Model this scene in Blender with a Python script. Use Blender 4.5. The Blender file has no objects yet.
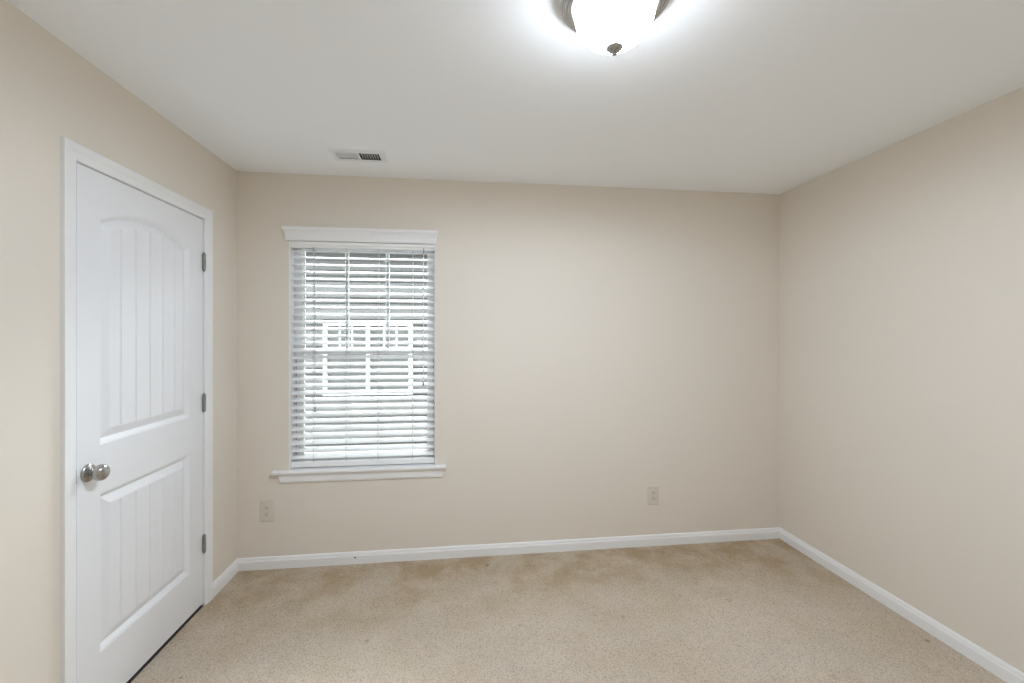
import bpy, bmesh, math, random
from mathutils import Vector, Matrix

scene = bpy.context.scene
COL = scene.collection
random.seed(7)
PI = math.pi

# ------------------------------------------------------------------ camera
cam_data = bpy.data.cameras.new('camera')
cam = bpy.data.objects.new('camera', cam_data)
COL.objects.link(cam)
cam.location = (0.0, 0.0, 1.433)
cam.rotation_euler = (PI / 2, 0.0, -0.1202)
cam_data.sensor_width = 36.0
cam_data.lens = 435.68 / 1024 * 36.0
cam_data.shift_y = -0.00544
cam_data.clip_start = 0.02
scene.camera = cam

# ------------------------------------------------------------------ world (overcast sky), exposure
SKY_STRENGTH = 21.5
world = bpy.data.worlds.new('overcast_sky')
scene.world = world
world.use_nodes = True
bg = world.node_tree.nodes['Background']
bg.inputs['Color'].default_value = (0.93, 0.97, 1.0, 1)
bg.inputs['Strength'].default_value = SKY_STRENGTH
scene.view_settings.view_transform = 'Standard'
scene.view_settings.look = 'None'
scene.view_settings.gamma = 1.0
scene.view_settings.use_curve_mapping = False
scene.view_settings.exposure = 0.32
DOME_STRENGTH = 15.0
DOWN_LIGHT_WATTS = 18.0
INNER_SPOT_WATTS = 17.0
LAMP_COLOR = (0.875, 1.0, 1.17)
scene.cycles.max_bounces = 16
scene.cycles.diffuse_bounces = 12

# sky portal just outside the window glass
portal_data = bpy.data.lights.new('window_portal', 'AREA')
portal_data.shape = 'RECTANGLE'
portal_data.size, portal_data.size_y = 0.92, 1.46
portal_data.cycles.is_portal = True
portal = bpy.data.objects.new('window_portal', portal_data)
portal.location = (-0.6015, 3.02, 1.3135)
portal.rotation_euler = (-PI / 2, 0, 0)
COL.objects.link(portal)

# ------------------------------------------------------------------ room constants (metres)
H = 2.44
D = 2.8474       # back wall
XL = -1.3497     # left wall
XR = 2.2602      # right wall
YF = -0.36       # front wall, behind the camera
T = 0.16         # wall thickness
WX0, WX1, WZ0, WZ1 = -1.0487, -0.1543, 0.600, 2.027   # window opening
DY0, DY1, DZ0, DZ1 = 1.7229, 2.4905, 0.0166, 2.0500   # door slab


# ------------------------------------------------------------------ materials
def mat(name, color, rough=0.5, metal=0.0, bump=0.0, bscale=200.0, spec=0.5, emit=None, vary=0.0, vscale=3.0):
    m = bpy.data.materials.new(name)
    m.use_nodes = True
    nt = m.node_tree
    b = nt.nodes['Principled BSDF']
    b.inputs['Base Color'].default_value = (*color, 1)
    b.inputs['Roughness'].default_value = rough
    b.inputs['Metallic'].default_value = metal
    b.inputs['Specular IOR Level'].default_value = spec
    if emit:
        b.inputs['Emission Color'].default_value = emit[0]
        b.inputs['Emission Strength'].default_value = emit[1]
    tc = nt.nodes.new('ShaderNodeTexCoord')
    if bump:
        n = nt.nodes.new('ShaderNodeTexNoise')
        n.inputs['Scale'].default_value = bscale
        n.inputs['Detail'].default_value = 3
        nt.links.new(tc.outputs['Object'], n.inputs['Vector'])
        bp = nt.nodes.new('ShaderNodeBump')
        bp.inputs['Strength'].default_value = bump
        bp.inputs['Distance'].default_value = 0.002
        nt.links.new(n.outputs['Fac'], bp.inputs['Height'])
        nt.links.new(bp.outputs['Normal'], b.inputs['Normal'])
    if vary:
        n2 = nt.nodes.new('ShaderNodeTexNoise')
        n2.inputs['Scale'].default_value = vscale
        n2.inputs['Detail'].default_value = 4
        nt.links.new(tc.outputs['Object'], n2.inputs['Vector'])
        mx = nt.nodes.new('ShaderNodeMix')
        mx.data_type = 'RGBA'
        mx.inputs[6].default_value = (*[c * (1 - vary) for c in color], 1)
        mx.inputs[7].default_value = (*[min(1, c * (1 + vary)) for c in color], 1)
        nt.links.new(n2.outputs['Fac'], mx.inputs[0])
        nt.links.new(mx.outputs[2], b.inputs['Base Color'])
    return m


M = {}
M['wall'] = mat('beige_wall_paint', (0.73, 0.676, 0.600), 0.85, bump=0.12, bscale=260, spec=0.2, vary=0.012, vscale=2.0)
M['ceiling'] = mat('white_ceiling_paint', (0.90, 0.935, 0.97), 0.9, bump=0.1, bscale=220, spec=0.1)
M['trim'] = mat('white_trim_paint', (0.82, 0.825, 0.83), 0.4, bump=0.02, bscale=60)
M['door'] = mat('white_door_paint', (0.80, 0.81, 0.83), 0.42, bump=0.05, bscale=90)
M['vinyl'] = mat('white_vinyl', (0.86, 0.87, 0.90), 0.35, bump=0.01, bscale=50)
M['slat'] = mat('white_blind_slat', (0.86, 0.865, 0.86), 0.4, bump=0.02, bscale=80)
M['cord'] = mat('grey_white_cord', (0.34, 0.34, 0.335), 0.8, bump=0.1, bscale=900)
M['wand'] = mat('clear_grey_wand', (0.62, 0.63, 0.63), 0.2, bump=0.01, bscale=100)
M['darkmetal'] = mat('dark_hook_metal', (0.22, 0.22, 0.22), 0.4, 0.8, bump=0.01)
M['nickel'] = mat('brushed_nickel', (0.45, 0.44, 0.425), 0.22, 1.0, bump=0.02, bscale=150)
M['hinge'] = mat('satin_hinge_metal', (0.30, 0.295, 0.285), 0.35, 1.0, bump=0.02, bscale=150)
M['almond'] = mat('almond_plastic', (0.66, 0.61, 0.53), 0.4, bump=0.01)
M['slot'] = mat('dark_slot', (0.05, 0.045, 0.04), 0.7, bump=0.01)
M['vent'] = mat('white_vent_enamel', (0.80, 0.835, 0.86), 0.45, bump=0.01)
M['duct'] = mat('dark_duct_metal', (0.03, 0.03, 0.03), 0.8, bump=0.05)
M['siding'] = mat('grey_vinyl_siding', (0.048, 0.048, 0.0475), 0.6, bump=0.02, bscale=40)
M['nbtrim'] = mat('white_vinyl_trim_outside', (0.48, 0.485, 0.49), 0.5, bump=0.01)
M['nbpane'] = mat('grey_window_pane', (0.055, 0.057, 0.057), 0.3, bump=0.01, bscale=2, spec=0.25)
M['roof'] = mat('dark_shingles', (0.10, 0.095, 0.09), 0.9, bump=0.4, bscale=30, vary=0.25, vscale=12)
M['grass'] = mat('lawn_ground', (0.20, 0.24, 0.12), 0.9, bump=0.5, bscale=40, vary=0.3, vscale=6)
M['closet'] = mat('closet_paint', (0.5, 0.46, 0.4), 0.9, bump=0.05)


def glass_mat():
    m = bpy.data.materials.new('clear_window_glass')
    m.use_nodes = True
    nt = m.node_tree
    nt.nodes.clear()
    out = nt.nodes.new('ShaderNodeOutputMaterial')
    tr = nt.nodes.new('ShaderNodeBsdfTransparent')
    tr.inputs['Color'].default_value = (0.93, 0.95, 0.95, 1)
    gl = nt.nodes.new('ShaderNodeBsdfGlossy')
    gl.inputs['Roughness'].default_value = 0.02
    fr = nt.nodes.new('ShaderNodeFresnel')
    fr.inputs['IOR'].default_value = 1.45
    mx = nt.nodes.new('ShaderNodeMixShader')
    nt.links.new(fr.outputs['Fac'], mx.inputs['Fac'])
    nt.links.new(tr.outputs['BSDF'], mx.inputs[1])
    nt.links.new(gl.outputs['BSDF'], mx.inputs[2])
    nt.links.new(mx.outputs['Shader'], out.inputs['Surface'])
    return m


M['glass'] = glass_mat()


def lit_dome_mat():
    # lightly frosted diffuser: glows evenly and lets part of the added inner lights' output straight through
    m = bpy.data.materials.new('lit_frosted_glass')
    m.use_nodes = True
    nt = m.node_tree
    nt.nodes.clear()
    out = nt.nodes.new('ShaderNodeOutputMaterial')
    tr = nt.nodes.new('ShaderNodeBsdfTransparent')
    tr.inputs['Color'].default_value = (1, 1, 1, 1)
    em = nt.nodes.new('ShaderNodeEmission')
    em.inputs['Color'].default_value = (0.925, 1.0, 1.09, 1)
    em.inputs['Strength'].default_value = DOME_STRENGTH / 0.5
    mx = nt.nodes.new('ShaderNodeMixShader')
    mx.inputs['Fac'].default_value = 0.5
    nt.links.new(tr.outputs['BSDF'], mx.inputs[1])
    nt.links.new(em.outputs['Emission'], mx.inputs[2])
    nt.links.new(mx.outputs['Shader'], out.inputs['Surface'])
    return m


M['lampglass'] = lit_dome_mat()


def carpet_mat():
    m = bpy.data.materials.new('cut_pile_carpet')
    m.use_nodes = True
    nt = m.node_tree
    L = nt.links.new
    b = nt.nodes['Principled BSDF']
    b.inputs['Roughness'].default_value = 1.0
    b.inputs['Specular IOR Level'].default_value = 0.05
    tc = nt.nodes.new('ShaderNodeTexCoord')

    def noise(scale, detail=4, rough=0.55, vec=None):
        n = nt.nodes.new('ShaderNodeTexNoise')
        n.inputs['Scale'].default_value = scale
        n.inputs['Detail'].default_value = detail
        n.inputs['Roughness'].default_value = rough
        L(vec or tc.outputs['Object'], n.inputs['Vector'])
        return n.outputs['Fac']

    def maprange(src, a, b_, c=0.0, d=1.0, smooth=True):
        n = nt.nodes.new('ShaderNodeMapRange')
        if smooth:
            n.interpolation_type = 'SMOOTHSTEP'
        n.inputs[1].default_value = a
        n.inputs[2].default_value = b_
        n.inputs[3].default_value = c
        n.inputs[4].default_value = d
        L(src, n.inputs[0])
        return n.outputs[0]

    def math_(op, a, b_=None):
        n = nt.nodes.new('ShaderNodeMath')
        n.operation = op
        for i, v in enumerate((a, b_)):
            if v is None:
                continue
            if isinstance(v, (int, float)):
                n.inputs[i].default_value = v
            else:
                L(v, n.inputs[i])
        return n.outputs[0]

    def mix(fac, a, b_, mode='MIX'):
        n = nt.nodes.new('ShaderNodeMix')
        n.data_type = 'RGBA'
        n.blend_type = mode
        L(fac, n.inputs[0]) if not isinstance(fac, (int, float)) else setattr(n.inputs[0], 'default_value', fac)
        for i, v in ((6, a), (7, b_)):
            if isinstance(v, tuple):
                n.inputs[i].default_value = (*v, 1)
            else:
                L(v, n.inputs[i])
        return n.outputs[2]

    sep = nt.nodes.new('ShaderNodeSeparateXYZ')
    L(tc.outputs['Object'], sep.inputs[0])
    # wear: grubby tan band along the back wall, cleaner traffic area toward the middle of the room
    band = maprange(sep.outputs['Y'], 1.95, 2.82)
    big = noise(1.7, 5, 0.6)
    med = noise(5.0, 5, 0.62)
    blot = maprange(math_('ADD', math_('MULTIPLY', big, 0.6), math_('MULTIPLY', med, 0.4)), 0.40, 0.62)
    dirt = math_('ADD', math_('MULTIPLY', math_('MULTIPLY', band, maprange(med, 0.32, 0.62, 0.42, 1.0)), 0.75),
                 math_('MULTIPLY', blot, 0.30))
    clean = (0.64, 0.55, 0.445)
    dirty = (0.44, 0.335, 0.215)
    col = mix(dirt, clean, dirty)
    tint = maprange(noise(3.1, 3), 0.45, 0.65)
    col = mix(math_('MULTIPLY', tint, 0.25), col, (0.58, 0.525, 0.455))
    # tufts
    vo = nt.nodes.new('ShaderNodeTexVoronoi')
    vo.inputs['Scale'].default_value = 165
    L(tc.outputs['Object'], vo.inputs['Vector'])
    grain = noise(260, 3, 0.7)
    sp = maprange(math_('ADD', math_('MULTIPLY', vo.outputs['Distance'], 0.6), math_('MULTIPLY', grain, 0.5)), 0.3, 0.85, 1.16, 0.70, False)
    cc = nt.nodes.new('ShaderNodeCombineColor')
    for i in range(3):
        L(sp, cc.inputs[i])
    col = mix(1.0, col, cc.outputs[0], 'MULTIPLY')
    # small dropped-dirt spots
    spots = [(-0.431, 2.113, 0.016, 0.35), (0.1715, 2.7245, 0.022, 0.45), (0.42, 2.02, 0.010, 0.28), (0.83, 2.14, 0.016, 0.32),
             (0.30, 2.14, 0.012, 0.25), (-1.16, 1.98, 0.010, 0.5), (2.185, 1.80, 0.016, 0.5), (1.28, 2.08, 0.012, 0.25), (1.45, 2.2, 0.02, 0.22)]
    for x, y, r, a in spots:
        dx = math_('SUBTRACT', sep.outputs['X'], x)
        dy = math_('SUBTRACT', sep.outputs['Y'], y)
        dd = math_('SQRT', math_('ADD', math_('MULTIPLY', dx, dx), math_('MULTIPLY', dy, dy)))
        dd = math_('ADD', dd, math_('MULTIPLY', math_('SUBTRACT', grain, 0.5), 0.02))
        f = maprange(dd, r * 0.4, r, a, 0.0)
        col = mix(f, col, (0.10, 0.075, 0.05))
    L(col, b.inputs['Base Color'])
    bp = nt.nodes.new('ShaderNodeBump')
    bp.inputs['Strength'].default_value = 0.55
    bp.inputs['Distance'].default_value = 0.008
    hgt = math_('SUBTRACT', math_('MULTIPLY', grain, 0.7), math_('MULTIPLY', vo.outputs['Distance'], 0.8))
    L(math_('ADD', hgt, math_('MULTIPLY', med, 0.3)), bp.inputs['Height'])
    L(bp.outputs['Normal'], b.inputs['Normal'])
    return m


M['carpet'] = carpet_mat()


# ------------------------------------------------------------------ mesh helpers
def box(bm, x0, x1, y0, y1, z0, z1):
    vs = [bm.verts.new(p) for p in ((x0, y0, z0), (x1, y0, z0), (x1, y1, z0), (x0, y1, z0),
                                    (x0, y0, z1), (x1, y0, z1), (x1, y1, z1), (x0, y1, z1))]
    for f in ((0, 3, 2, 1), (4, 5, 6, 7), (0, 1, 5, 4), (1, 2, 6, 5), (2, 3, 7, 6), (3, 0, 4, 7)):
        bm.faces.new([vs[i] for i in f])


def loft(bm, rings, caps=True, closed=True):
    R = [[bm.verts.new(p) for p in r] for r in rings]
    n = len(R[0])
    for a, b in zip(R[:-1], R[1:]):
        for i in range(n if closed else n - 1):
            j = (i + 1) % n
            bm.faces.new((a[i], a[j], b[j], b[i]))
    if caps:
        bm.faces.new(R[0][::-1])
        bm.faces.new(R[-1])


def lathe(bm, prof, center, axis='z', n=48):
    """prof = [(radius, height)], spun round an axis through center"""
    rings = []
    for r, h in prof:
        ring = []
        for k in range(n):
            a = 2 * PI * k / n
            c, s = r * math.cos(a), r * math.sin(a)
            if axis == 'z':
                ring.append((center[0] + c, center[1] + s, center[2] + h))
            elif axis == 'x':
                ring.append((center[0] + h, center[1] + c, center[2] + s))
            else:
                ring.append((center[0] + c, center[1] + h, center[2] + s))
        rings.append(ring)
    loft(bm, rings)


def tube(bm, pts, r, n=8):
    pts = [Vector(p) for p in pts]
    rings = []
    for i, p in enumerate(pts):
        t = (pts[min(i + 1, len(pts) - 1)] - pts[max(i - 1, 0)]).normalized()
        u = t.cross(Vector((0.31, 0.77, 0.55))).normalized()
        v = t.cross(u)
        rr = r[i] if isinstance(r, (list, tuple)) else r
        rings.append([p + rr * (u * math.cos(2 * PI * k / n) + v * math.sin(2 * PI * k / n)) for k in range(n)])
    loft(bm, rings)


def obj(name, bm, m, parent=None, smooth=False, bevel=0.0, segs=2):
    bmesh.ops.recalc_face_normals(bm, faces=bm.faces)
    me = bpy.data.meshes.new(name)
    bm.to_mesh(me)
    bm.free()
    me.materials.append(m)
    if smooth:
        me.polygons.foreach_set('use_smooth', [True] * len(me.polygons))
    o = bpy.data.objects.new(name, me)
    COL.objects.link(o)
    if parent:
        o.parent = parent
        pw = Matrix.Translation(parent.location)
        if parent.parent:
            pw = Matrix.Translation(parent.parent.location) @ pw
        # geometry is written in world coordinates: bring it into the parent's space
        me.transform(pw.inverted())
    if bevel:
        b = o.modifiers.new('bevel', 'BEVEL')
        b.width = bevel
        b.segments = segs
        b.limit_method = 'ANGLE'
        b.angle_limit = math.radians(40)
    if smooth:
        e = o.modifiers.new('edges', 'EDGE_SPLIT')
        e.split_angle = math.radians(42)
    return o


def empty(name, loc, label=None, cat=None, group=None, kind=None):
    o = bpy.data.objects.new(name, None)
    o.empty_display_size = 0.1
    o.location = loc
    COL.objects.link(o)
    if label:
        o['label'] = label
    if cat:
        o['category'] = cat
    if group:
        o['group'] = group
    if kind:
        o['kind'] = kind
    return o


def struct(name, bm, m, label, cat, bevel=0.0, smooth=False):
    o = obj(name, bm, m, None, smooth, bevel)
    o['kind'] = 'structure'
    o['label'] = label
    o['category'] = cat
    return o


def B(*boxes):
    bm = bmesh.new()
    for b in boxes:
        box(bm, *b)
    return bm


# ------------------------------------------------------------------ room shell
struct('floor', B((XL - 0.9, XR + T, YF - T, D + T, -0.12, 0.0)), M['carpet'],
       'worn beige cut-pile carpet with tan dirt along the back wall', 'floor')
VX0, VX1, VY0, VY1 = -0.690, -0.420, 2.452, 2.578       # hole over the register
struct('ceiling', B((XL - T, VX0, YF - T, D + T, H, H + 0.14), (VX1, XR + T, YF - T, D + T, H, H + 0.14),
                    (VX0, VX1, YF - T, VY0, H, H + 0.14), (VX0, VX1, VY1, D + T, H, H + 0.14)),
       M['ceiling'], 'flat white painted ceiling', 'ceiling')
struct('wall_back', B((XL - T, WX0, D, D + T, 0, H), (WX1, XR + T, D, D + T, 0, H),
                      (WX0, WX1, D, D + T, 0, WZ0), (WX0, WX1, D, D + T, WZ1, H)),
       M['wall'], 'beige back wall with the window and both outlets', 'wall')
OY0, OY1, OZ1 = DY0 - 0.0215, DY1 + 0.0215, DZ1 + 0.0205    # rough door opening
struct('wall_left', B((XL - T, XL, YF - T, OY0, 0, H), (XL - T, XL, OY1, D, 0, H), (XL - T, XL, OY0, OY1, OZ1, H)),
       M['wall'], 'beige left wall around the white door', 'wall')
struct('wall_right', B((XR, XR + T, YF - T, D, 0, H)), M['wall'], 'plain beige right wall', 'wall')
struct('wall_front', B((XL, XR, YF - T, YF, 0, H)), M['wall'], 'plain beige front wall behind the viewer', 'wall')
struct('wall_closet', B((XL - 0.9, XL - 0.84, 1.2, 3.0, 0, 2.44), (XL - 0.84, XL - T, 1.2, 1.26, 0, 2.44),
                        (XL - 0.84, XL - T, 2.94, 3.0, 0, 2.44), (XL - 0.9, XL - T, 1.2, 3.0, 2.44, 2.5)),
       M['closet'], 'dark closet walls behind the white door', 'wall')


struct('sky_block_wall', B((-7.0, 6.0, D + 0.02, D + T, H + 0.14, 6.2), (-7.0, XL - T, D + 0.02, D + T, -3.0, H + 0.14), (XR + T, 6.0, D + 0.02, D + T, -3.0, H + 0.14),  # unseen wall, built tall to cut sky light on the neighbouring siding
                       (XL - T, XR + T, D + 0.02, D + T, -3.0, -0.12)),
       M['siding'], 'unseen grey outer wall above and beside this room, added to block sky light', 'wall')


# baseboards: a profiled board run between two corners along a wall
BASE = [(0, 0), (0.014, 0), (0.014, 0.048), (0.0125, 0.053), (0.0105, 0.056), (0.0095, 0.064), (0.006, 0.071), (0.0, 0.073)]


def baseboard(name, fn, s0, s1, m0, m1, label):
    """fn(s, out, z) -> point; m0/m1: mitre directions (+1 shortens with depth at an inside corner)"""
    bm = bmesh.new()
    loft(bm, [[fn(s0 + m0 * o, o, z) for o, z in BASE], [fn(s1 - m1 * o, o, z) for o, z in BASE]])
    return struct(name, bm, M['trim'], label, 'baseboard')


baseboard('baseboard_back', lambda s, o, z: (s, D - o, z), XL, XR, 1, 1, 'white baseboard along the back wall under the window')
baseboard('baseboard_right', lambda s, o, z: (XR - o, s, z), YF, D, 0, 1, 'white baseboard along the right wall')
CY0, CY1 = 1.655, 2.5526          # outer edges of the door casing
baseboard('baseboard_left', lambda s, o, z: (XL + o, s, z), CY1, D, 0, 1, 'short white baseboard between door casing and back corner')
baseboard('baseboard_front', lambda s, o, z: (XL + o, s, z), YF, CY0, 0, 0, 'white baseboard left of the door casing')

bm = bmesh.new()
lathe(bm, [(0.0055, 0), (0.005, -0.001), (0.0, -0.0012)][:2], (-0.650, D - 0.0141, 0.042), 'y', 12)
o = obj('nail_hole', bm, M['slot'], bpy.data.objects['baseboard_back'])
o['label'] = 'small dark hole in the baseboard'

# ------------------------------------------------------------------ door
door = empty('door_1', (XL, DY1, 0), 'white two-panel arched plank door, closed, in the left wall', 'door', kind='structure')


def door_slab():
    bm = bmesh.new()
    X0 = XL - 0.001

    def P(y, z, dep):
        return (X0 + dep, y, z)

    pa0, pa1 = 1.8240, 2.3790
    mid = (pa0 + pa1) / 2
    hw = (pa1 - pa0) / 2
    rise = 0.066
    RR = (hw * hw + rise * rise) / (2 * rise)
    panels = [dict(z0=1.0205, spring=1.877, arch=True), dict(z0=0.2335, spring=0.836, arch=False)]
    prof = [(0.0, 0.0), (0.0012, -0.0022), (0.0040, -0.0028), (0.0080, -0.0048), (0.0120, -0.0082), (0.0165, -0.0128), (0.0185, -0.0138),
            (0.0200, -0.0172), (0.0222, -0.0170), (0.0300, -0.0140), (0.0400, -0.0092), (0.0500, -0.0050), (0.0565, -0.0036)]

    def loop(pn, o, dep):
        y0, y1, z0 = pa0 + o, pa1 - o, pn['z0'] + o
        pts = [(y0, z0), (y1, z0)]
        if pn['arch']:
            cz = pn['spring'] + rise - RR
            r = RR - o
            n = 20
            a0 = math.asin((y1 - mid) / r)
            pts += [(mid + r * math.sin(a0 - 2 * a0 * k / n), cz + r * math.cos(a0 - 2 * a0 * k / n)) for k in range(n + 1)]
        else:
            pts += [(y1, pn['spring'] - o), (y0, pn['spring'] - o)]
        return [P(y, z, dep) for y, z in pts]

    # flat face with two panel cut-outs
    edges = []

    def ring_edges(pts):
        vs = [bm.verts.new(p) for p in pts]
        for i in range(len(vs)):
            edges.append(bm.edges.new((vs[i], vs[(i + 1) % len(vs)])))
        return vs

    outer = ring_edges([P(DY0, DZ0, 0), P(DY1, DZ0, 0), P(DY1, DZ1, 0), P(DY0, DZ1, 0)])
    firsts = [ring_edges(loop(pn, 0, 0)) for pn in panels]
    bmesh.ops.triangle_fill(bm, use_beauty=True, use_dissolve=False, edges=edges)
    # moulded profile down to the plank field
    for pn, first in zip(panels, firsts):
        prev = first
        for o_, d_ in prof[1:]:
            cur = [bm.verts.new(p) for p in loop(pn, o_, d_)]
            for i in range(len(cur)):
                j = (i + 1) % len(cur)
                bm.faces.new((prev[i], prev[j], cur[j], cur[i]))
            prev = cur
        of, df = prof[-1]
        y0, y1, zb = pa0 + of, pa1 - of, pn['z0'] + of

        def ztop(y):
            if pn['arch']:
                cz = pn['spring'] + rise - RR
                r = RR - of
                return cz + math.sqrt(r * r - (y - mid) ** 2)
            return pn['spring'] - of

        gr = [1.9314, 2.0155, 2.0995, 2.1825, 2.2660]
        g, gd = 0.0055, 0.0095
        samples = [(y0, df)]
        last = y0
        for gy in gr + [None]:
            end = gy - g if gy else y1
            for k in range(1, 6):
                samples.append((last + (end - last) * k / 5, df))
            if gy:
                samples.append((gy, df - gd))
                samples.append((gy + g, df))
                last = gy + g
        cols = [(bm.verts.new(P(y, zb, d)), bm.verts.new(P(y, ztop(y), d))) for y, d in samples]
        for a, b in zip(cols[:-1], cols[1:]):
            bm.faces.new((a[0], b[0], b[1], a[1]))
        for i in range(1, len(cols) - 1):
            if samples[i][1] < df - 1e-6:
                bm.faces.new((cols[i - 1][0], cols[i][0], cols[i + 1][0]))
                bm.faces.new((cols[i - 1][1], cols[i + 1][1], cols[i][1]))
    # edges and back of the slab
    back = [bm.verts.new((X0 - 0.035, v.co.y, v.co.z)) for v in outer]
    for i in range(4):
        j = (i + 1) % 4
        bm.faces.new((outer[i], outer[j], back[j], back[i]))
    bm.faces.new(back[::-1])
    return bm


slab = obj('door_slab', door_slab(), M['door'], door)

# jamb
J = 0.0185
jamb = obj('jamb', B((XL - 0.12, XL - 0.0003, DY0 - 0.003 - J, DY0 - 0.003, 0, DZ1 + 0.003),
                     (XL - 0.12, XL - 0.0003, DY1 + 0.0035, DY1 + 0.0035 + J - 0.001, 0, DZ1 + 0.003),
                     (XL - 0.12, XL - 0.0003, DY0 - 0.003 - J, DY1 + 0.0035 + J - 0.001, DZ1 + 0.003, DZ1 + 0.003 + 0.017)),
           M['trim'], door)

# casing: colonial profile, mitred round the opening
bm = bmesh.new()
CI0, CI1, CIZ = 1.7130, 2.4950, 2.0535
cw = CI0 - CY0
CP = [(0.0, 0.0), (0.0, 0.0055), (0.004, 0.0085), (0.010, 0.0095), (0.016, 0.0105), (0.024, 0.0112), (0.0275, 0.0125), (0.031, 0.0148),
      (0.038, 0.0158), (0.050, 0.0165), (cw - 0.003, 0.0172), (cw, 0.0160), (cw, 0.0)]
rings = []
for fy, fz in ((lambda o: CI0 - o, lambda o: 0.0), (lambda o: CI0 - o, lambda o: CIZ + o),
               (lambda o: CI1 + o, lambda o: CIZ + o), (lambda o: CI1 + o, lambda o: 0.0)):
    rings.append([(XL + t, fy(o), fz(o)) for o, t in CP])
loft(bm, rings)
obj('casing', bm, M['trim'], door)

obj('gap_shade_strip', B((XL - 0.10, XL + 0.001, DY0 - 0.002, DY1 + 0.002, 0.0, 0.0035)), M['slot'], door)  # dark strip laid in for the black shade in the gap under the door

# hinges
for hz in (1.825, 1.080, 0.333):
    bm = bmesh.new()
    hx, hy = XL + 0.0075, DY1 - 0.0030
    for k in range(5):
        z0 = hz - 0.0445 + k * 0.0178
        lathe(bm, [(0.0074, 0.0003), (0.0078, 0.0008), (0.0078, 0.0170), (0.0074, 0.0175)], (hx, hy, z0), 'z', 14)
    hg = obj('hinge', bm, M['hinge'], door, smooth=True)
    bm = bmesh.new()
    lathe(bm, [(0.0035, 0), (0.0048, 0.002), (0.0042, 0.005), (0.002, 0.0065)], (hx, hy, hz + 0.0446), 'z', 12)
    lathe(bm, [(0.002, -0.0065), (0.0042, -0.005), (0.0048, -0.002), (0.0035, 0)], (hx, hy, hz - 0.0446), 'z', 12)
    obj('hinge_pin', bm, M['hinge'], hg, smooth=True)
    obj('hinge_leaf', B((XL - 0.001, XL + 0.0022, hy + 0.004, hy + 0.0300, hz - 0.0440, hz + 0.0440)), M['hinge'], hg)

# knob
KY, KZ = 1.7690, 0.932
bm = bmesh.new()
lathe(bm, [(0.0325, 0.0), (0.0330, 0.003), (0.0315, 0.006), (0.0270, 0.0085), (0.0215, 0.010), (0.0175, 0.0125), (0.014, 0.013)],
      (XL - 0.0005, KY, KZ), 'x', 40)
ros = obj('rosette', bm, M['nickel'], door, smooth=True)
bm = bmesh.new()
lathe(bm, [(0.0125, 0.010), (0.0115, 0.018), (0.0125, 0.022), (0.019, 0.026), (0.0270, 0.032), (0.0302, 0.040), (0.0300, 0.047),
           (0.0270, 0.054), (0.0215, 0.059), (0.012, 0.0615), (0.003, 0.062)], (XL, KY, KZ), 'x', 40)
obj('door_knob', bm, M['nickel'], door, smooth=True)
obj('strike_plate', B((XL - 0.02, XL + 0.0015, DY0 - 0.0058, DY0 - 0.0024, KZ - 0.026, KZ + 0.026)), M['hinge'], door)

# ------------------------------------------------------------------ window
win = empty('window_1', ((WX0 + WX1) / 2, D, WZ0), 'white double-hung window with sill and head moulding in the back wall', 'window', kind='structure')
# drywall / wood return liner
obj('jamb_liner', B((WX0, WX0 + 0.004, D, D + 0.078, WZ0, WZ1), (WX1 - 0.004, WX1, D, D + 0.078, WZ0, WZ1),
                    (WX0, WX1, D, D + 0.078, WZ1 - 0.004, WZ1)), M['trim'], win)
# head moulding
bm = bmesh.new()
HP = [(2.0240, 0.0150), (2.0350, 0.0170), (2.0365, 0.0135), (2.0430, 0.0135), (2.0560, 0.0150), (2.0680, 0.0185), (2.0790, 0.0240),
      (2.0860, 0.0290), (2.0880, 0.0315), (2.1050, 0.0325), (2.1065, 0.0310)]
rings = []
for z, p in HP:
    xa, xb = -1.0555 - 0.77 * p, -0.1515 + 0.40 * p
    rings.append([(xa, D, z), (xa, D - p, z), (xb, D - p, z), (xb, D, z)])
loft(bm, rings)
obj('head_moulding', bm, M['trim'], win)
# stool and apron
bm = bmesh.new()
SP = [(-0.030, 0.5820), (-0.0335, 0.5850), (-0.0350, 0.5900), (-0.0350, 0.5965), (-0.0335, 0.6010), (-0.030, 0.6030)]
rings = []
for x in (-1.1370, -0.0848):
    rings.append([(x, D, 0.5820)] + [(x, D + a, z) for a, z in SP] + [(x, D, 0.6030)])
loft(bm, rings)
box(bm, WX0 + 0.0005, WX1 - 0.0005, D - 0.002, D + 0.085, 0.5985, 0.6028)
obj('sill', bm, M['trim'], win)
bm = bmesh.new()
rings = []
for z, p, e in ((0.5250, 0.009, 0.0), (0.5290, 0.0115, 0.001), (0.5340, 0.0120, 0.003), (0.5360, 0.0150, 0.0035), (0.5560, 0.0160, 0.0085), (0.5820, 0.0185, 0.013)):
    xa, xb = -1.093 - e * 0.9, -0.108 + e * 0.9
    rings.append([(xa, D, z), (xa, D - p, z), (xb, D - p, z), (xb, D, z)])
loft(bm, rings)
obj('apron', bm, M['trim'], win)
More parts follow.
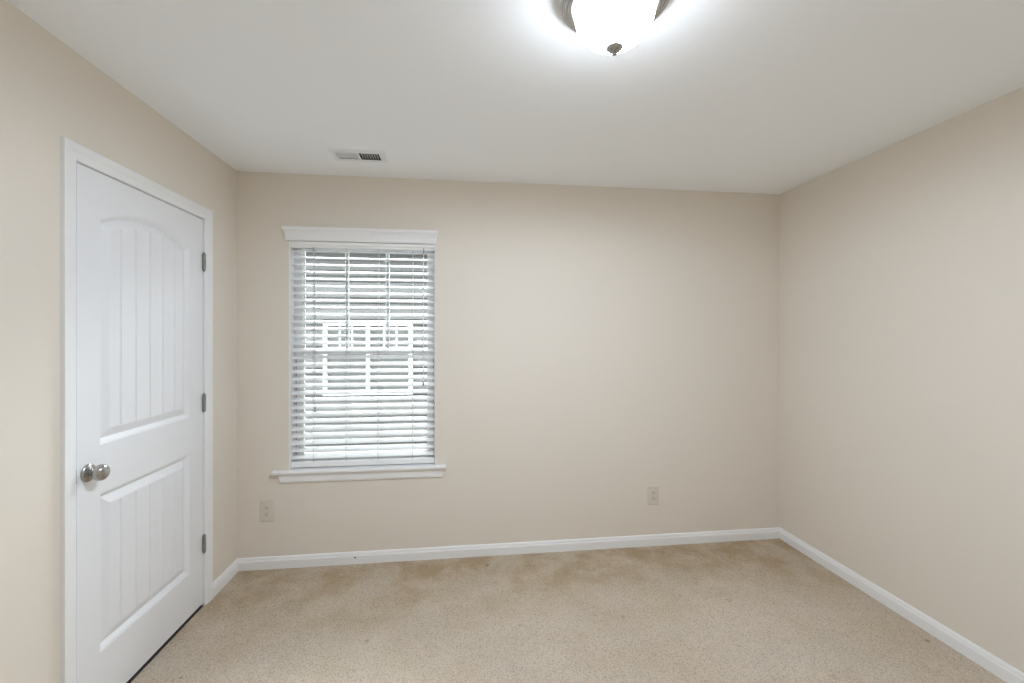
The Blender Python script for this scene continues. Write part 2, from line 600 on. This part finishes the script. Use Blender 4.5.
# vinyl frame
FY0, FY1 = D + 0.075, D + 0.106
a0, a1 = WX0 + 0.004, WX1 - 0.004
fw = 0.050
bm = B((a0, a0 + fw, FY0, FY1, 0.603, 2.023), (a1 - fw, a1, FY0, FY1, 0.603, 2.023),
       (a0 + fw, a1 - fw, FY0, FY1, 2.012, 2.023), (a0 + fw, a1 - fw, FY0, FY1, 0.603, 0.632))
fr = obj('window_frame', bm, M['vinyl'], win, bevel=0.0015)
obj('track_groove', B((a0 + 0.011, a0 + 0.0135, FY0 - 0.0008, FY0 + 0.001, 0.64, 1.30),
                      (a1 - 0.0135, a1 - 0.011, FY0 - 0.0008, FY0 + 0.001, 0.64, 1.30)), M['duct'], fr)
gx0, gx1 = -0.984, -0.2120          # clear glass width


def sash(name, y0, y1, z0, z1, rail_b, rail_t, grille):
    bm = B((a0 + fw, gx0, y0, y1, z0, z1), (gx1, a1 - fw, y0, y1, z0, z1), (gx0, gx1, y0, y1, z0, z0 + rail_b), (gx0, gx1, y0, y1, z1 - rail_t, z1))
    s = obj(name, bm, M['vinyl'], win, bevel=0.0015)
    ym = y0 + 0.005
    obj('glass_pane', B((gx0 - 0.004, gx1 + 0.004, ym - 0.002, ym + 0.002, z0 + rail_b - 0.004, z1 - rail_t + 0.004)), M['glass'], s)
    if grille:
        w = (gx1 - gx0) / 3
        bm = bmesh.new()
        for k in (1, 2):
            x = gx0 + w * k
            box(bm, x - 0.0115, x + 0.0115, ym + 0.0025, ym + 0.0065, z0 + rail_b, z1 - rail_t)
        obj('grille', bm, M['vinyl'], s, bevel=0.002)
    return s


sash('upper_sash', D + 0.094, D + 0.104, 1.318, 2.012, 0.036, 0.022, True)
sash('lower_sash', D + 0.079, D + 0.091, 0.632, 1.352, 0.050, 0.038, False)

# ------------------------------------------------------------------ blind
BX0, BX1 = -1.0425, -0.1605
blind = empty('window_blind', ((BX0 + BX1) / 2, D + 0.04, 0.606), 'white two-inch slat blind lowered over the window, slats open', 'blind')
bm = bmesh.new()
VP = [(0.040, 2.0215), (0.003, 2.0215), (0.001, 2.017), (0.001, 2.0065), (0.0025, 2.0030), (0.010, 1.9980), (0.013, 1.9900), (0.016, 1.9850), (0.040, 1.9850)]
loft(bm, [[(x, D + y, z) for y, z in VP] for x in (BX0 - 0.001, BX1 + 0.001)])
obj('valance', bm, M['slat'], blind)
bm = bmesh.new()
TILT = math.radians(22.5)
NS = 30
pitch = 0.04489
SW, ST = 0.050, 0.0028
zc0 = 1.9616 + (SW / 2) * math.sin(TILT) + 0.001
slat_z = [zc0 - pitch * k for k in range(NS)]
YC = D + 0.044
for k, zc in enumerate(slat_z):
    wob = random.uniform(-0.010, 0.010)
    t = TILT + wob
    sag = random.uniform(-0.0006, 0.0006)
    sec = []
    n = 6
    up = [(-SW / 2 + SW * i / n) for i in range(n + 1)]
    for u in up:
        sec.append((u, 0.0022 * (1 - (2 * u / SW) ** 2) + ST / 2))
    for u in reversed(up):
        sec.append((u, 0.0022 * (1 - (2 * u / SW) ** 2) - ST / 2))
    rings = []
    for x in (BX0, BX1):
        rings.append([(x, YC + u * math.cos(t) - w * math.sin(t), zc + sag + u * math.sin(t) + w * math.cos(t)) for u, w in sec])
    loft(bm, rings)
obj('slats', bm, M['slat'], blind)
# bottom rail
bm = bmesh.new()
RP = [(-0.024, 0.609), (-0.026, 0.613), (-0.026, 0.640), (-0.022, 0.6445), (0.022, 0.6445), (0.025, 0.640), (0.025, 0.613), (0.022, 0.609)]
loft(bm, [[(x, YC + y, z) for y, z in RP] for x in (BX0, BX1)])
rail = obj('bottom_rail', bm, M['slat'], blind)
# ladder cords: front and back strings joined by rungs under every slat
for x in (-0.9110, -0.7125, -0.5160, -0.2990):
    bm = bmesh.new()
    yf, yb = YC - 0.0265, YC + 0.0265
    for y in (yf, yb):
        tube(bm, [(x, y, 1.990), (x, y, 0.640)], 0.0013, 6)
    for zc in slat_z:
        dz = math.tan(TILT) * 0.0265
        tube(bm, [(x, yf, zc - dz - 0.003), (x, yb, zc + dz - 0.003)], 0.0006, 4)
    obj('ladder_cord', bm, M['cord'], blind, smooth=True)
# tilt wand
WXx = -0.2298
yw = D + 0.009
bm = bmesh.new()
tube(bm, [(WXx, yw, 1.960), (WXx, yw, 1.140)], 0.0026, 8)
wand = obj('tilt_wand', bm, M['wand'], blind, smooth=True)
bm = bmesh.new()
tube(bm, [(WXx, yw + 0.010, 2.000), (WXx, yw + 0.002, 1.996), (WXx + 0.003, yw - 0.003, 1.985), (WXx, yw - 0.002, 1.968), (WXx - 0.003, yw + 0.001, 1.958), (WXx, yw + 0.002, 1.950)], 0.0024, 8)
obj('wand_hook', bm, M['darkmetal'], wand, smooth=True)
bm = bmesh.new()
tube(bm, [(WXx, yw, 1.143), (WXx, yw, 1.139), (WXx, yw, 1.118), (WXx, yw, 1.113)], [0.003, 0.0045, 0.0048, 0.003], 10)
obj('wand_tip', bm, M['darkmetal'], wand, smooth=True)
# lift cord with tassel
bm = bmesh.new()
yl = D + 0.008
tube(bm, [(-0.905, yl + 0.004, 1.990), (-0.903, yl, 1.9), (-0.899, yl, 1.3), (-0.8965, yl, 0.988)], 0.0011, 6)
tube(bm, [(-0.902, yl + 0.004, 1.990), (-0.900, yl, 1.9), (-0.897, yl, 1.3), (-0.8955, yl, 0.988)], 0.0011, 6)
lc = obj('lift_cord', bm, M['cord'], blind, smooth=True)
bm = bmesh.new()
lathe(bm, [(0.002, 0.030), (0.004, 0.027), (0.0065, 0.012), (0.0085, 0.002), (0.006, 0.0)], (-0.896, yl, 0.958), 'z', 14)
obj('tassel', bm, M['darkmetal'], lc, smooth=True)

# ------------------------------------------------------------------ ceiling light
LX, LY = 0.450, 1.228
lamp = empty('ceiling_light', (LX, LY, H), 'lit flush ceiling light with frosted white dome and nickel ring', 'ceiling light')
bm = bmesh.new()
lathe(bm, [(0.1121, 0.0), (0.1170, -0.002), (0.1346, -0.008), (0.1471, -0.0180), (0.1552, -0.0260), (0.1571, -0.0310), (0.1557, -0.0345), (0.1523, -0.0360), (0.1499, -0.0360), (0.1490, -0.0395),
           (0.1452, -0.0435), (0.1394, -0.0465), (0.1370, -0.0465), (0.1361, -0.0495), (0.1336, -0.0525), (0.1268, -0.0535), (0.1209, -0.0515), (0.1150, -0.030)],
      (LX, LY, H), 'z', 96)
obj('mounting_ring', bm, M['nickel'], lamp, smooth=True)
bm = bmesh.new()
prof = [(0.1010, -0.036), (0.1080, -0.050), (0.1125, -0.060)]
for k in range(25):
    a = PI / 2 * k / 24
    prof.append((max(0.1145 * math.cos(a), 0.0005), -0.066 - 0.094 * math.sin(a)))
lathe(bm, prof, (LX, LY, H), 'z', 72)
obj('glass_dome', bm, M['lampglass'], lamp, smooth=True)
# area light added inside the dome, facing down, to brighten the room
down_light_data = bpy.data.lights.new('added_down_light', 'AREA')
down_light_data.shape = 'DISK'
down_light_data.size = 0.20
down_light_data.energy = DOWN_LIGHT_WATTS / 0.5
down_light_data.color = LAMP_COLOR
down_light = bpy.data.objects.new('added_down_light', down_light_data)
COL.objects.link(down_light)
down_light.parent = lamp
down_light.location = (0, 0, -0.062)
# added spot light inside the dome; its cone keeps it off the ceiling
inner_spot_data = bpy.data.lights.new('added_inner_spot', 'SPOT')
inner_spot_data.spot_size = math.radians(179)
inner_spot_data.spot_blend = 0.27
inner_spot_data.shadow_soft_size = 0.02
inner_spot_data.energy = INNER_SPOT_WATTS / 0.5
inner_spot_data.color = LAMP_COLOR
inner_spot = bpy.data.objects.new('added_inner_spot', inner_spot_data)
COL.objects.link(inner_spot)
inner_spot.parent = lamp
inner_spot.location = (0, 0, -0.070)
bm = bmesh.new()
lathe(bm, [(0.1060, -0.0500), (0.1060, -0.0580), (0.104, -0.0600)], (LX, LY, H), 'z', 48)
obj('added_light_plate', bm, M['vent'], lamp, smooth=True)  # unseen plate added behind the extra lights in the dome
bm = bmesh.new()
lathe(bm, [(0.010, -0.1560), (0.0220, -0.1580), (0.0240, -0.1605), (0.0240, -0.1660), (0.0200, -0.1690), (0.0185, -0.1720), (0.0140, -0.1750), (0.0070, -0.1770), (0.0048, -0.1785),
           (0.0062, -0.1805), (0.0070, -0.1830), (0.0058, -0.1855), (0.002, -0.1870)], (LX, LY, H), 'z', 32)
obj('finial', bm, M['nickel'], lamp, smooth=True)

# ------------------------------------------------------------------ ceiling register
vent = empty('ceiling_vent', (-0.555, 2.515, H), 'white metal air register in the ceiling near the window', 'vent')
FX0, FX1, FYa, FYb = -0.7045, -0.4045, 2.4320, 2.5930
LB = (-0.6745, -0.5610)
RB = (-0.5490, -0.4380)
ZB = H - 0.007
oy0, oy1 = 2.4700, 2.5570
bm = bmesh.new()
# bevelled face plate with two louvre openings
for b in ((FX0 + 0.006, LB[0], FYa + 0.006, FYb - 0.006), (LB[1], RB[0], oy0, oy1), (RB[1], FX1 - 0.006, FYa + 0.006, FYb - 0.006),
          (LB[0], RB[1], FYa + 0.006, oy0), (LB[0], RB[1], oy1, FYb - 0.006)):
    box(bm, *b, ZB, ZB + 0.0012)
loft(bm, [[(FX0, FYa, H), (FX1, FYa, H), (FX1, FYb, H), (FX0, FYb, H)],
          [(FX0 + 0.001, FYa + 0.001, H - 0.003), (FX1 - 0.001, FYa + 0.001, H - 0.003), (FX1 - 0.001, FYb - 0.001, H - 0.003), (FX0 + 0.001, FYb - 0.001, H - 0.003)],
          [(FX0 + 0.006, FYa + 0.006, ZB), (FX1 - 0.006, FYa + 0.006, ZB), (FX1 - 0.006, FYb - 0.006, ZB), (FX0 + 0.006, FYb - 0.006, ZB)]], caps=False)
vf = obj('face_plate', bm, M['vent'], vent)
for (b0, b1), sgn in ((LB, -1), (RB, 1)):
    bm = bmesh.new()
    n = 8
    for k in range(n):
        x = b0 + (b1 - b0) * (k + 0.5) / n
        pts = []
        for q in range(5):          # curved blade, lower edge thrown to one side
            u = q / 4
            pts.append((x + sgn * (0.0055 - (0.0150 if sgn < 0 else 0.0115) * u + 0.0030 * u * u), ZB + 0.0002 + 0.0125 * u))
        th = [0.0011, 0.0011, 0.0011, 0.0024, 0.0062]
        ring0 = [(px, oy0, pz) for px, pz in pts] + [(px + t_, oy0, pz) for (px, pz), t_ in zip(reversed(pts), reversed(th))]
        ring1 = [(px, oy1, pz) for px, _, pz in ring0]
        loft(bm, [ring0, ring1])
    obj('louvre_bank', bm, M['vent'], vf)
bm = B((VX0 + 0.001, VX0 + 0.003, VY0 + 0.001, VY1 - 0.001, H + 0.0005, H + 0.13), (VX1 - 0.003, VX1 - 0.001, VY0 + 0.001, VY1 - 0.001, H + 0.0005, H + 0.13),
       (VX0 + 0.003, VX1 - 0.003, VY0 + 0.001, VY0 + 0.003, H + 0.0005, H + 0.13), (VX0 + 0.003, VX1 - 0.003, VY1 - 0.003, VY1 - 0.001, H + 0.0005, H + 0.13),
       (VX0 + 0.001, VX1 - 0.001, VY0 + 0.001, VY1 - 0.001, H + 0.128, H + 0.13))
obj('duct', bm, M['duct'], vent)
bm = bmesh.new()
tube(bm, [(-0.421, 2.520, ZB + 0.002), (-0.419, 2.522, ZB - 0.006), (-0.413, 2.530, ZB - 0.009)], [0.002, 0.002, 0.003], 8)
obj('damper_lever', bm, M['vent'], vent, smooth=True)
for x in (-0.690, -0.4195):
    bm = bmesh.new()
    lathe(bm, [(0.004, 0.0), (0.0038, -0.0012), (0.002, -0.002)], (x, 2.5125, ZB), 'z', 12)
    obj('screw', bm, M['vent'], vent, smooth=True)


# ------------------------------------------------------------------ outlets
def outlet(cx, cz, label):
    t = empty('wall_outlet', (cx, D, cz), label, 'outlet', 'duplex outlets on the back wall')
    w, h = 0.041, 0.065
    bm = bmesh.new()
    loft(bm, [[(cx - w, D, cz - h), (cx + w, D, cz - h), (cx + w, D, cz + h), (cx - w, D, cz + h)],
              [(cx - w, D - 0.003, cz - h), (cx + w, D - 0.003, cz - h), (cx + w, D - 0.003, cz + h), (cx - w, D - 0.003, cz + h)],
              [(cx - w + 0.005, D - 0.0058, cz - h + 0.005), (cx + w - 0.005, D - 0.0058, cz - h + 0.005), (cx + w - 0.005, D - 0.0058, cz + h - 0.005), (cx - w + 0.005, D - 0.0058, cz + h - 0.005)]])
    obj('cover_plate', bm, M['almond'], t)
    for s in (1, -1):
        zc = cz + s * 0.0195
        bm = bmesh.new()
        pts = []
        for k in range(24):
            a = 2 * PI * k / 24
            pts.append((0.0172 * math.cos(a), max(-0.0135, min(0.0135, 0.0172 * math.sin(a)))))
        loft(bm, [[(cx + a, D - 0.0055, zc + b) for a, b in pts], [(cx + a, D - 0.0075, zc + b) for a, b in pts], [(cx + a * 0.95, D - 0.008, zc + b * 0.95) for a, b in pts]])
        r = obj('receptacle', bm, M['almond'], t)
        bm = B((cx - 0.0078, cx - 0.0050, D - 0.0083, D - 0.0078, zc - 0.001, zc + 0.0085), (cx + 0.0050, cx + 0.0078, D - 0.0083, D - 0.0078, zc + 0.0005, zc + 0.0080))
        lathe(bm, [(0.0032, 0.0), (0.0032, -0.0005)], (cx, D - 0.0078, zc - 0.0070), 'y', 14)
        obj('slots', bm, M['slot'], r)
    bm = bmesh.new()
    lathe(bm, [(0.0034, 0.0), (0.0032, -0.0010), (0.0015, -0.0016)], (cx, D - 0.0056, cz), 'y', 14)
    obj('screw', bm, M['almond'], t, smooth=True)
    return t


outlet(-1.1770, 0.3555, 'almond duplex outlet on the back wall below the window, near the left corner')
outlet(1.3187, 0.3430, 'almond duplex outlet on the bare right half of the back wall')

# ------------------------------------------------------------------ outside: neighbouring house and lawn
YN = 8.0
house = empty('neighbor_house', (-1.6, YN, -3.0), 'grey lap-sided house with a white twin window, seen through the blind', 'house')
bm = bmesh.new()
x0, x1 = -9.0, 6.0
LAP = 0.0958
zs = 2.4983 - LAP * 57
rings0, rings1 = [], []
pts = []
for k in range(63):
    z = zs + LAP * k
    pts += [(YN - 0.018, z), (YN - 0.019, z + 0.006), (YN - 0.010, z + LAP - 0.024), (YN + 0.008, z + LAP - 0.020), (YN + 0.008, z + LAP)]
pts += [(YN + 0.25, pts[-1][1]), (YN + 0.25, pts[0][1])]
loft(bm, [[(x0, y, z) for y, z in pts], [(x1, y, z) for y, z in pts]])
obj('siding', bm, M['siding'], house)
NZ0, NZ1 = 0.392, 1.684
fwn = 0.060
xs = [-2.362, -1.6065, -0.836]
for xa, xb in ((xs[0], xs[1]), (xs[1], xs[2])):
    y0 = YN - 0.055
    la = fwn if xa == xs[0] else fwn / 2
    lb = fwn if xb == xs[2] else fwn / 2
    bm = bmesh.new()
    o_ = [(xa, NZ0), (xb, NZ0), (xb, NZ1), (xa, NZ1)]
    i_ = [(xa + la, NZ0 + 0.065), (xb - lb, NZ0 + 0.065), (xb - lb, NZ1 - 0.065), (xa + la, NZ1 - 0.065)]
    rings = [[(x, y, z) for (x, z), y in zip(r, [yy] * 4)] for r, yy in ((o_, YN - 0.002), (o_, y0), (i_, y0), (i_, YN - 0.002))]
    loft(bm, rings, caps=False)
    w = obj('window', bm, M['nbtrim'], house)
    obj('meeting_rail', B((xa + 0.03, xb - 0.03, YN - 0.04, YN - 0.004, 1.165, 1.235)), M['nbtrim'], w)
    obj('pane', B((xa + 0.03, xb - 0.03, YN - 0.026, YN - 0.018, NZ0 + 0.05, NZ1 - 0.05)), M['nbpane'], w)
    for q in (1, 2):
        x = xa + 0.06 + (xb - xa - 0.12) * q / 3
        obj('muntin', B((x - 0.011, x + 0.011, YN - 0.032, YN - 0.0262, 1.235, NZ1 - 0.065)), M['nbtrim'], w)
# eave: soffit, fascia and roof slope above the siding
ZE = zs + LAP * 63
obj('soffit', B((x0 - 0.3, x1 + 0.3, YN - 0.40, YN + 0.24, ZE, ZE + 0.02)), M['nbtrim'], house)
obj('fascia', B((x0 - 0.3, x1 + 0.3, YN - 0.425, YN - 0.40, ZE - 0.02, ZE + 0.16)), M['nbtrim'], house)
bm = bmesh.new()
loft(bm, [[(x, YN - 0.46, ZE + 0.16), (x, YN + 5.0, ZE + 2.2), (x, YN + 5.0, ZE + 2.12), (x, YN - 0.46, ZE + 0.13)] for x in (x0 - 0.4, x1 + 0.4)])
obj('roof', bm, M['roof'], house)
struct('ground', B((-14, 12, D + T + 0.02, YN + 3, -3.12, -3.0)), M['grass'], 'lawn strip between the two houses', 'ground')
